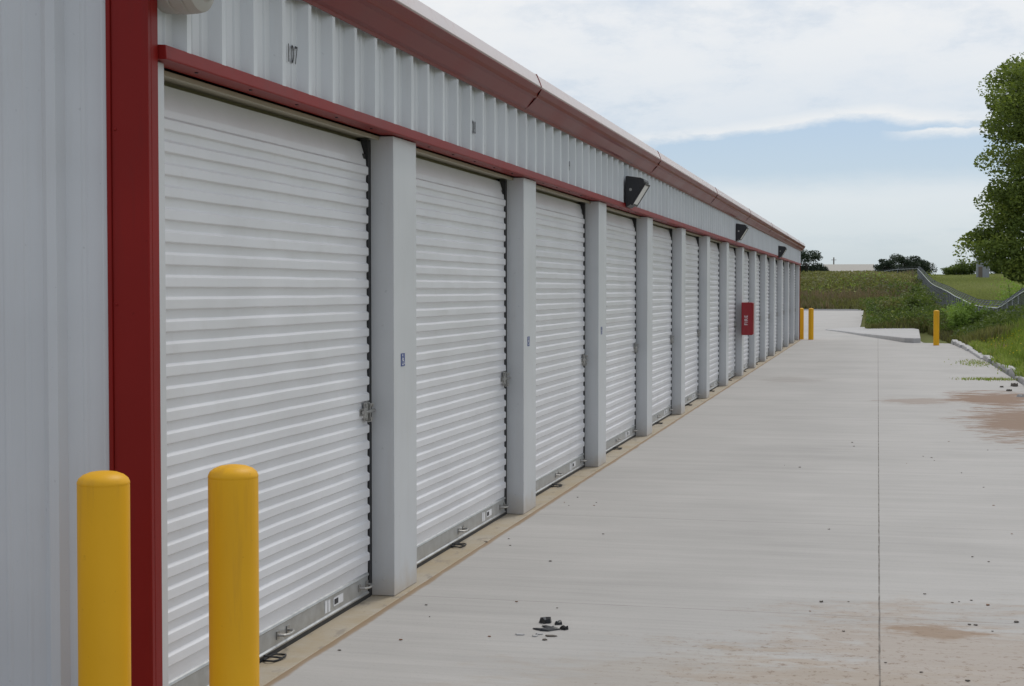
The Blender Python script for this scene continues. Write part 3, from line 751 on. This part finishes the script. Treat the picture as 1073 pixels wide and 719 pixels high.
specs=[('weed_sapling',1004,58,1.0,1.0,M['bright'],1500,.10,'pale green upright weed sapling just right of the lone bollard','sapling'),
('weed_sapling',1013,60,1.2,1.1,M['bright'],2000,.10,'tallest pale green sapling before the fence dip','sapling'),
('weed_sapling',1024,61,1.0,1.0,M['bright'],1500,.10,'pale green sapling next to the dark leafy shrub','sapling'),
('weed_sapling',994,66,1.0,1.1,M['bright'],1300,.11,'greener sapling directly behind the lone yellow bollard','sapling'),
('leafy_shrub',1034,60,.8,1.5,M['shrub'],2600,.10,'dark green leafy shrub at the foot of the fence by the verge','shrub'),
('leafy_shrub',1047,59,.7,1.4,M['shrub'],2400,.10,'second dark leafy shrub, against the fence at the top of the verge','shrub'),
('leafy_shrub',962,80,1.6,2.4,M['shrub'],3000,.13,'round green shrub on the mound behind the raised pavement corner','shrub'),
('leafy_shrub',926,92,1.5,2.2,M['shrub'],3000,.14,'dark shrub at the concrete bend, leftmost of the mound','shrub'),
('leafy_shrub',938,86,1.5,2.6,M['weed'],3000,.14,'olive shrub with orange blooms in the middle of the mound','shrub'),
('roadside_sapling',1062,90,3.5,2.8,M['bright'],3600,.14,'light green young tree beyond the fence, under the big tree','young tree'),
('leafy_shrub',944,150,2.0,6.0,M['shrub'],4000,.25,'broad green bush on the slope left of the fence','shrub'),
('leafy_shrub',900,165,2.2,7.5,M['bright'],4000,.25,'broad yellow green bush across the middle of the hillside','shrub')]
for s in specs:
    nm,px,Y,h,w,mt,nl,ls,lab,cat=s
    plant(nm,atY(px,Y),Y,h,w,mt,nl,ls,lab,cat)

# trees ---------------------------------------------------------------
def tree(name,x,y,h,rad,label,mtl,nclump,perclump,ls,zlow=.2,extra=(),cs=.9,shape=1.0,cat='tree',group=None,trunk_r=.22,zb=None):
    z=float(H(x,y)) if zb is None else zb
    r=empty(name,(x,y,z)); tag(r,label,cat,group)
    m=MB(); top=Vector((.3,.2,h*.86))
    trunk=[Vector((0,0,-.3)),Vector((.05,.02,h*.15)),Vector((.18,.1,h*.4)),top*.8,top]
    m.tube(trunk,[trunk_r*1.25,trunk_r,trunk_r*.75,trunk_r*.4,trunk_r*.1],9)
    C_=[]; rr=random.Random(hash(name)%1000 if False else int(abs(x)*37+y*13))
    for k in range(nclump):
        # clump centres fill an uneven ellipsoid, denser to the outside
        u=rr.uniform(0,2*math.pi); zt=rr.uniform(zlow,1.0); 
        prof=math.sin(math.pi*min(1,((1-zt)/(1-zlow))**.75*.9+.1))**.6*shape
        q=rr.uniform(.25,1)**.5*prof*rad*(1+.18*math.sin(3*u+zt*7)+.14*math.sin(5*u-zt*11))
        C_.append(Vector((q*math.cos(u),q*math.sin(u),zt*h)))
    C_+= [Vector(e) for e in extra]
    for c in C_[::max(1,len(C_)//40)]+C_[len(C_)-len(extra):]:
        s=top*max(.2,min(.9,(c.z/h)*.75-.05)); mid=(s+c)/2+Vector((0,0,.04*h)); m.tube([s,mid,c],[trunk_r*.28,trunk_r*.16,trunk_r*.05],5)
    m.build('trunk',M['bark'],r,smooth=60)
    P=[];T=[]
    for c in C_:
        n=int(perclump*rr.uniform(.6,1.3)); sg=cs*rr.uniform(.6,1.25)
        q=rng.normal(size=(n,3)); nn=np.linalg.norm(q,axis=1)[:,None]; q=q/nn*np.minimum(nn,2.0)**.6
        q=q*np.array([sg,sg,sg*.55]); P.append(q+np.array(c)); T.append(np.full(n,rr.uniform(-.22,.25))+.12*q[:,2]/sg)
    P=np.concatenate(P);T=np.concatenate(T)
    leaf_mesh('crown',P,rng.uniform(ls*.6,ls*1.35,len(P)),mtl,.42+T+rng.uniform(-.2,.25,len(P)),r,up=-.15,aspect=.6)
    return r
tx=10.1; ty=66; zt_=float(H(tx,ty))
def E(px,py,Y=64):   # a limb end, given relative to the tree's foot
    px+=(14 if py<235 else 12); d=ray(px,py); t=Y/d.y; return (d.x*t-tx, Y-ty, EYE+d.z*t-zt_)
ext=[E(1010,252),E(1014,262,63),E(1020,248),E(1026,262,62),E(1030,255,65),E(1034,272,63),E(1040,250),E(1045,268,62),E(1048,280),E(1052,258,65),E(1057,285,63),E(1060,272),E(1066,262,62),E(1068,285),
     E(1034,212),E(1040,200,63),E(1046,215,65),E(1052,190,62),E(1036,170),E(1042,160,65),E(1034,140,63),E(1040,125),E(1035,108,64),E(1046,100,62),E(1052,85,64),E(1062,78,63),E(1068,70,65),E(1050,130,62),E(1056,150,62),E(1060,110,62),E(1062,180,62),E(1066,140,62),E(1068,210,62),E(1070,100,62),E(1050,232,65),E(1062,238,62)]
fr=random.Random(11)
for k in range(48):
    py=fr.uniform(70,285); ext.append(E(fr.uniform(1034,1100),py if py<235 else py,fr.uniform(61,70)))
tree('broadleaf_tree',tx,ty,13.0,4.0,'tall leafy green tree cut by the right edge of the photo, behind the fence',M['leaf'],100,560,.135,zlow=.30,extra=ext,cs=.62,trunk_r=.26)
for (px,Y,h,rad,mt,lab,cs) in ((844,235,5.2,2.6,M['darkleaf'],'dark rounded tree showing beside the far corner of the storage building',.8),(852,240,2.8,2.4,M['darkleaf'],'low dark bush between the far building corner and the pale roof',.7),
      (928,262,3.4,1.8,M['darkleaf'],'dark spiky cedar standing on the skyline in the middle',.55),(935,268,2.2,2.6,M['darkleaf'],'low dark tree right of the skyline cedar',.7),
      (946,285,3.4,3.2,M['darkleaf'],'bluish rounded tree on the skyline, left of the fence top',.8),(957,290,2.9,3.0,M['darkleaf'],'smaller dark tree on the skyline just left of the fence top',.8),(966,300,2.2,3.0,M['darkleaf'],'lowest dark tree on the skyline at the fence top',.8),
      (919,275,1.5,2.0,M['shrub'],'small bush at the right end of the far pale roof',.5)):
    tree('distant_tree',atY(px,Y),Y,h,rad*.85,lab,mt,30,190,.26,zlow=.10,cs=cs*.85,trunk_r=.12,group='trees on the skyline')
for i,(px,Y,h,w) in enumerate(((996,298,1.7,4.0),(1005,300,2.4,4.5),(1014,297,2.8,4.5),(1044,300,3.0,5),(1056,298,3.0,5))):
    plant('hedge_bush',atY(px,Y),Y,h,w,M['shrub'],2000,.35,['lowest bush at the left end of the field edge','second bush from the left on the far field edge','bush just left of the grey shed','bush just right of the grey shed','rightmost bush on the far field edge under the tree'][i],'bush','bushes along the far edge of the field')

# far structures ------------------------------------------------------
Yb=265; x0=atY(862,Yb); x1=atY(916,Yb); zb=float(H((x0+x1)/2,Yb))
Fb=empty('far_building',((x0+x1)/2,Yb,zb)); tag(Fb,'low far building with a long pale roof on the skyline','building')
w=(x1-x0)/2; zr=EYE+(304-281)*Yb/FPX-zb+.6
m=MB(); m.box(-w+.3,w-.3,0,7,-.5,zr-1.6); m.build('wall',M['farwall2'],Fb)
m=MB(); m.prism([(-.4,zr-1.7),(3.5,zr),(7.4,zr-1.7),(7.4,zr-1.85),(-.4,zr-1.85)],'x',-w,w); m.build('roof',M['farwall'],Fb)
m=MB()
for q in (-.6,-.1,.45): m.box(w*q,w*q+1.1,-.02,.03,zr-3.0,zr-2.1)
m.build('window',M['ink'],Fb)
Yp=285; xp=atY(873.5,Yp); zp=float(H(xp,Yp)); Pp=empty('utility_pole',(xp,Yp,zp)); tag(Pp,'thin dark utility pole rising behind the far pale roof','utility pole')
hp=EYE+(304-270.5)*Yp/FPX-zp
m=MB(); m.tube([(0,0,-.3),(0,0,hp)],[.16,.10],8); m.build('pole',M['wood'],Pp)
m=MB(); m.box(-.45,.45,-.05,.05,hp-.50,hp-.42); m.build('crossarm',M['wood'],Pp)
Ys=270; xs_=atY(1030,Ys); zs=float(H(xs_,Ys)); S=empty('grey_shed',(xs_,Ys,zs)); tag(S,'tall narrow weathered grey shed at the far edge of the field, beside the tree branches','shed')
hs_=EYE+(304-270)*Ys/FPX-zs
m=MB(); m.box(-1.0,1.0,0,2.2,-.4,hs_-.35); m.build('wall',M['shed'],S)
m=MB(); m.prism([(-1.3,hs_-.35),(1.3,hs_-.35),(1.3,hs_-.2),(0,hs_),(-1.3,hs_-.2)],'y',-.25,2.45); m.build('roof',M['farwall'],S)
m=MB(); m.box(-.75,-.1,-.04,.0,.1,2.0); m.build('door',M['wood'],S)

# ------------------------------------------------------------------ chain-link fence
FX=6.0; FH=1.8
Fn=empty('chain_link_fence',(0,0,0)); tag(Fn,'chain-link fence with bright top rail and barbed wire dipping through the ditch','fence')
ysf=list(np.arange(44,252.5,3.05)); line=[(FX,y) for y in ysf]+[(FX-3.0*k,252+1.6*k) for k in range(1,4)]
def fz(x,y): return float(H(x,y))
top=[Vector((x,y,fz(x,y)+FH)) for x,y in line]
for i,(x,y) in enumerate(line):
    if i>=100: break
    z=fz(x,y); m=MB(); m.tube([(x,y,z-.2),(x,y,z+FH+.03)],.034,7)
    po=m.build('post',M['galv'],Fn,smooth=60)
    m=MB(); m.tube([(x,y,z+FH+.02),(x+.28,y,z+FH+.36)],.016,5); m.build('barb_arm',M['galv'],po)
m=MB()
m.tube(top,.028,7); m.build('top_rail',M['railm'],Fn,smooth=60)
# woven mesh: real diagonal wires (thin square section strips)
m=MB(); V=[];Fc=[]
def wire(a,b,r):
    d=(b-a).normalized(); n1=Vector((1,0,0)) if abs(d.x)<.8 else Vector((0,1,0)); n1=(n1-d*n1.dot(d)).normalized(); n2=d.cross(n1)
    k=len(V)
    for p in (a,b):
        for t in range(3):
            an=t*2.094; V.append(tuple(p+(n1*math.cos(an)+n2*math.sin(an))*r))
    for t in range(3): Fc.append((k+t,k+(t+1)%3,k+3+(t+1)%3,k+3+t))
for i in range(len(line)-1):
    (xa,ya),(xb,yb)=line[i],line[i+1]; za=fz(xa,ya)+.04; zb_=fz(xb,yb)+.04
    Ls=math.hypot(xb-xa,yb-ya); st=.16 if ya<100 else (.28 if ya<160 else .5); r_=.005 if ya<100 else (.009 if ya<160 else .016)
    hgt=FH-.05
    def pt(u,w_): t=u/Ls; return Vector((xa+(xb-xa)*t,ya+(yb-ya)*t,za+(zb_-za)*t+w_))
    u=-hgt
    while u<Ls:
        for sg in (1,-1):
            # line w = (s-u) ; clip to panel
            u0=max(u,0); u1=min(u+hgt,Ls)
            if u1-u0>.02:
                w0=u0-u; w1=u1-u
                if sg<0: w0,w1=hgt-w0,hgt-w1
                wire(pt(u0,w0),pt(u1,w1),r_)
        u+=st
me=bpy.data.meshes.new('chain_link'); me.from_pydata(V,[],Fc); me.materials.append(M['wire']); o=bpy.data.objects.new('mesh_panel',me); COL.objects.link(o); o.parent=Fn
for k in range(3):
    m=MB(); t=(.35,.68,1.0)[k]
    m.tube([p+Vector((.28*t,0,.02+.34*t)) for p in top],.009,4)
    for p,q in zip(top[:-1],top[1:]):
        for s in range(0,18):
            c=p.lerp(q,s/18)+Vector((.28*t,0,.02+.34*t)); m.tube([c+Vector((-.02,0,-.035)),c+Vector((.02,.01,.035))],.006,3,caps=False)
    m.build('barbed_wire',M['wire'],Fn)

# ------------------------------------------------------------------ litter
def shard(pts,h,mt,name):
    m=MB(); n=len(pts); m.add([(x,y,.001) for x,y in pts]+[(x*.85,y*.85,h*(1+.4*math.sin(i*2.3))) for i,(x,y) in enumerate(pts)],[tuple(range(n))[::-1],tuple(range(n,2*n))]+[(i,(i+1)%n,(i+1)%n+n,i+n) for i in range(n)])
    return m.build(name,mt)
def rockpts(r,n,rnd,ax=1.0): return [(r*ax*math.cos(2*math.pi*k/n)*rnd.uniform(.35,1.3),r*math.sin(2*math.pi*k/n)*rnd.uniform(.35,1.3)) for k in range(n)]
rn=random.Random(5)
for px,py,r,hh_,ax,lab in ((571.5,653,.030,.030,1.0,'largest upright black plastic scrap in the litter heap on the concrete'),(572,660.5,.040,.010,1.3,'flat black scrap lying at the front of the litter heap'),(561,659.5,.016,.006,1.6,'small thin black scrap at the left end of the litter heap'),
    (576,657.5,.030,.007,1.8,'long thin grey black scrap in the middle of the litter heap'),(585.5,654.5,.020,.020,1.2,'small black curled scrap at the upper right of the litter heap'),(591,660,.022,.022,1.0,'brownish black scrap at the right end of the litter heap'),(582.5,660,.014,.006,1.5,'tiny dark chip between the right and front scraps of the litter heap')):
    o=shard(rockpts(r*.95,9,rn,ax),hh_*.7,M['plastic'],'plastic_scrap'); p=G(px,py); o.location=(p.x,p.y,.001); o.rotation_euler=(0,0,rn.uniform(-.3,.3)); tag(o,lab,'litter','black scraps in the litter heap')
for px,py,r in ((560.5,667,.014),(565,665,.012),(577,667,.018),(545,665.5,.016),(570,671,.010)):
    o=shard(rockpts(r,6,rn,1.5),.005,M['kerb'] if px<566 else M['stone'],'paper_bit'); p=G(px,py); o.location=(p.x,p.y,.001)
    tag(o,'tiny pale or grey chip scattered in front of the black litter heap','chip','tiny chips in front of the litter heap')
peb=[(446.5,634.5),(450,646.8),(513,667.5),(420,671),(509,568.5),(533,565),(534.5,572),(576.5,588.5),(541.5,631),(584,637.5),(591.5,526.8),(596,530),(605.5,521.5),(622.5,530),(625,527),(632,560),(822,488),(838,490),(893,464),(895,468),(950,486),(976,480),(979,483),(967.5,478.5),(1007.5,496),(1030.5,511),(1041,530),(1035,472),(994,463),(868.5,555),(1019,584),(1036,589),(860.5,631),(889,631),(969,623),(1018,629.5),(1034.5,634.5),(1065,652.5),(884,662),(928,695),(355.5,682),(849,641),(1016,655),(1022,655.5),(1014,714),(965,705),(1005,631),(998,632),(1060,560),(1040,662)]
BIG={(860.5,631):2.2,(509,568.5):2.0,(513,667.5):1.6,(1065,652.5):1.8,(1014,714):2.4,(1034.5,634.5):1.6,(868.5,555):1.5}
for i,(px,py) in enumerate(peb):
    r=rn.uniform(.005,.0085)*BIG.get((px,py),1.0)**.6; p=G(px,py); dist=p.y; r*=1+max(0,(dist-10)/26)
    o=shard(rockpts(r,7,rn,1.2),r*.5,M['stone'] if rn.random()<.75 else M['clod'],'pebble'); o.location=(p.x,p.y,.001)
    tag(o,'small dark pebble lying loose on the pale concrete drive','pebble','loose pebbles on the drive')
# broken kerb rubble at the right edge
for i,(px,py,r) in enumerate(((1063,405,.09),(1058,410,.05),(1072,416,.07),(1050,406,.04),(1069,398,.10))):
    p=G(px,py); m=MB(); bmv=[]
    pts=rockpts(r,8,rn,1.1); o=shard(pts,r*.5,M['kerb'] if i in (2,4) else M['stone'],'rubble_stone'); o.location=(p.x,p.y,.001)
    tag(o,['dark stone at the broken kerb by the right edge','small dark stone in front of the broken kerb','pale rubble stone lying nearest on the mud stain','smallest dark stone left of the broken kerb','large pale rubble block in the gap of the kerb'][i],'stone','rubble by the broken kerb')

# ------------------------------------------------------------------ light
SUN_EL, SUN_AZ = 58, 20       # azimuth clockwise from +Y
sd=bpy.data.lights.new('sun','SUN'); sd.energy=1.4; sd.angle=R(14); sd.color=(1,.97,.92)
so=bpy.data.objects.new('sun',sd); COL.objects.link(so)
dirv=Vector((math.sin(R(SUN_AZ))*math.cos(R(SUN_EL)),math.cos(R(SUN_AZ))*math.cos(R(SUN_EL)),math.sin(R(SUN_EL))))
so.rotation_euler=dirv.to_track_quat('Z','Y').to_euler(); so.location=(0,0,50)
w=bpy.data.worlds.new('World'); scene.world=w; w.use_nodes=True; nt=w.node_tree; nt.nodes.clear()
out=N(nt,'ShaderNodeOutputWorld'); bg=N(nt,'ShaderNodeBackground'); bg.inputs[1].default_value=.10; L(nt,bg.outputs[0],out.inputs[0])
sky=N(nt,'ShaderNodeTexSky'); sky.sky_type='NISHITA'; sky.sun_disc=False; sky.sun_elevation=R(SUN_EL); sky.sun_rotation=R(SUN_AZ); sky.air_density=1.0; sky.dust_density=1.2; sky.ozone_density=1.5
tc=N(nt,'ShaderNodeTexCoord'); sep=N(nt,'ShaderNodeSeparateXYZ'); L(nt,tc.outputs['Generated'],sep.inputs[0]); dx,dy,dz=sep.outputs
zz=math_(nt,'ADD',math_(nt,'MAXIMUM',dz,0.),.10)
comb=N(nt,'ShaderNodeCombineXYZ'); L(nt,math_(nt,'DIVIDE',dx,zz),comb.inputs[0]); L(nt,math_(nt,'DIVIDE',dy,zz),comb.inputs[1])
pv=comb.outputs[0]
def nz(scale,detail,rough,loc=(0,0,0),sc=(1,1,1)):
    q=N(nt,'ShaderNodeMapping'); q.inputs['Location'].default_value=loc; q.inputs['Scale'].default_value=sc; L(nt,pv,q.inputs[0]); return noise(nt,q.outputs[0],scale,detail,rough)
n_big=nz(.45,5,.55,(3,1,0)); n_fin=nz(2.2,7,.62,(1,5,0),(1,.8,1)); n_edge=nz(1.3,7,.6,(8,2,0))
# main cloud sheet: lower edge about six degrees up
acomb=N(nt,'ShaderNodeCombineXYZ'); L(nt,math_(nt,'ARCTAN2',dx,dy),acomb.inputs[0]); L(nt,math_(nt,'MULTIPLY',dz,2.2),acomb.inputs[1]); L(nt,math_(nt,'MULTIPLY',dy,.4),acomb.inputs[2])
n_mot=noise(nt,acomb.outputs[0],13,7,.66)
azim=math_(nt,'ARCTAN2',dx,dy)
edge_el=math_(nt,'ADD',.108,math_(nt,'MULTIPLY',math_(nt,'ABSOLUTE',math_(nt,'ADD',azim,0.0)),-.12))
e=math_(nt,'SUBTRACT',dz,edge_el); e=math_(nt,'ADD',e,math_(nt,'MULTIPLY',math_(nt,'ADD',math_(nt,'MULTIPLY',math_(nt,'SUBTRACT',n_edge,.5),.6),math_(nt,'MULTIPLY',math_(nt,'SUBTRACT',n_mot,.5),.8)),.022))
sheet=ramp(nt,math_(nt,'ADD',math_(nt,'MULTIPLY',e,12),.5),[(.46,0.),(.53,.8),(.62,.52),(1.0,.60)])
thick=math_(nt,'ADD',math_(nt,'MULTIPLY',n_big,.55),math_(nt,'ADD',math_(nt,'MULTIPLY',n_fin,.27),math_(nt,'MULTIPLY',n_mot,.36)))
grow=ramp(nt,dz,[(.06,-.0),(.19,1.)])
cov=math_(nt,'MULTIPLY',sheet,math_(nt,'ADD',math_(nt,'MULTIPLY',ramp(nt,thick,[(.40,.25),(.66,1.)]),.85),math_(nt,'MULTIPLY',grow,.62)),clamp=True)
# pale bands near the horizon
def band(lo,hi,amt,soft=.016):
    a=math_(nt,'ADD',dz,math_(nt,'ADD',math_(nt,'MULTIPLY',math_(nt,'SUBTRACT',n_edge,.5),.010),math_(nt,'MULTIPLY',math_(nt,'SUBTRACT',n_mot,.5),.016)))
    r1=N(nt,'ShaderNodeMapRange',interpolation_type='SMOOTHSTEP'); r1.inputs[1].default_value=lo-soft*3; r1.inputs[2].default_value=lo+soft*3; L(nt,a,r1.inputs[0])
    r2=N(nt,'ShaderNodeMapRange',interpolation_type='SMOOTHSTEP'); r2.inputs[1].default_value=hi-soft*.6; r2.inputs[2].default_value=hi+soft*.6; L(nt,a,r2.inputs[0])
    return math_(nt,'MULTIPLY',math_(nt,'MULTIPLY',r1.outputs[0],math_(nt,'SUBTRACT',1.,r2.outputs[0])),amt)
b1=band(.044,.066,.62); wisp=math_(nt,'MULTIPLY',band(.095,.0995,.8,.0015),ramp(nt,azim,[(.0,0.),(.03,1.)]))
cov=math_(nt,'MAXIMUM',cov,math_(nt,'MAXIMUM',b1,wisp))
# less cloud behind the camera
back=ramp(nt,math_(nt,'ADD',math_(nt,'MULTIPLY',dy,.5),.5),[(.1,.45),(.5,1.)])
cov=math_(nt,'MULTIPLY',cov,back)
low=ramp(nt,dz,[(.0,(.60,.71,.78)),(.05,(.57,.69,.80)),(.10,(.48,.62,.80)),(.30,(.38,.52,.76)),(1.,(.27,.38,.62))])
r_=nt.nodes.new('ShaderNodeMix'); 
lw=N(nt,'ShaderNodeVectorMath',operation='SCALE'); L(nt,low,lw.inputs[0]); lw.inputs['Scale'].default_value=10.0
skyc=mix(nt,.75,sky.outputs[0],lw.outputs[0])
cl=mix(nt,ramp(nt,thick,[(.47,0.),(.61,1.)]),(6.0,6.7,7.4),(9.1,9.1,9.0))
cl=mix(nt,math_(nt,'MULTIPLY',ramp(nt,dz,[(.12,0.),(.20,1.)]),.45),cl,(10.2,10.0,9.7))
fin=mix(nt,cov,skyc,cl)
L(nt,fin,bg.inputs[0])

scene.view_settings.view_transform='Standard'; scene.view_settings.look='None'; scene.view_settings.exposure=0.0; scene.view_settings.gamma=1.0
scene.render.engine='CYCLES'
scene.render.resolution_x=1024; scene.render.resolution_y=686
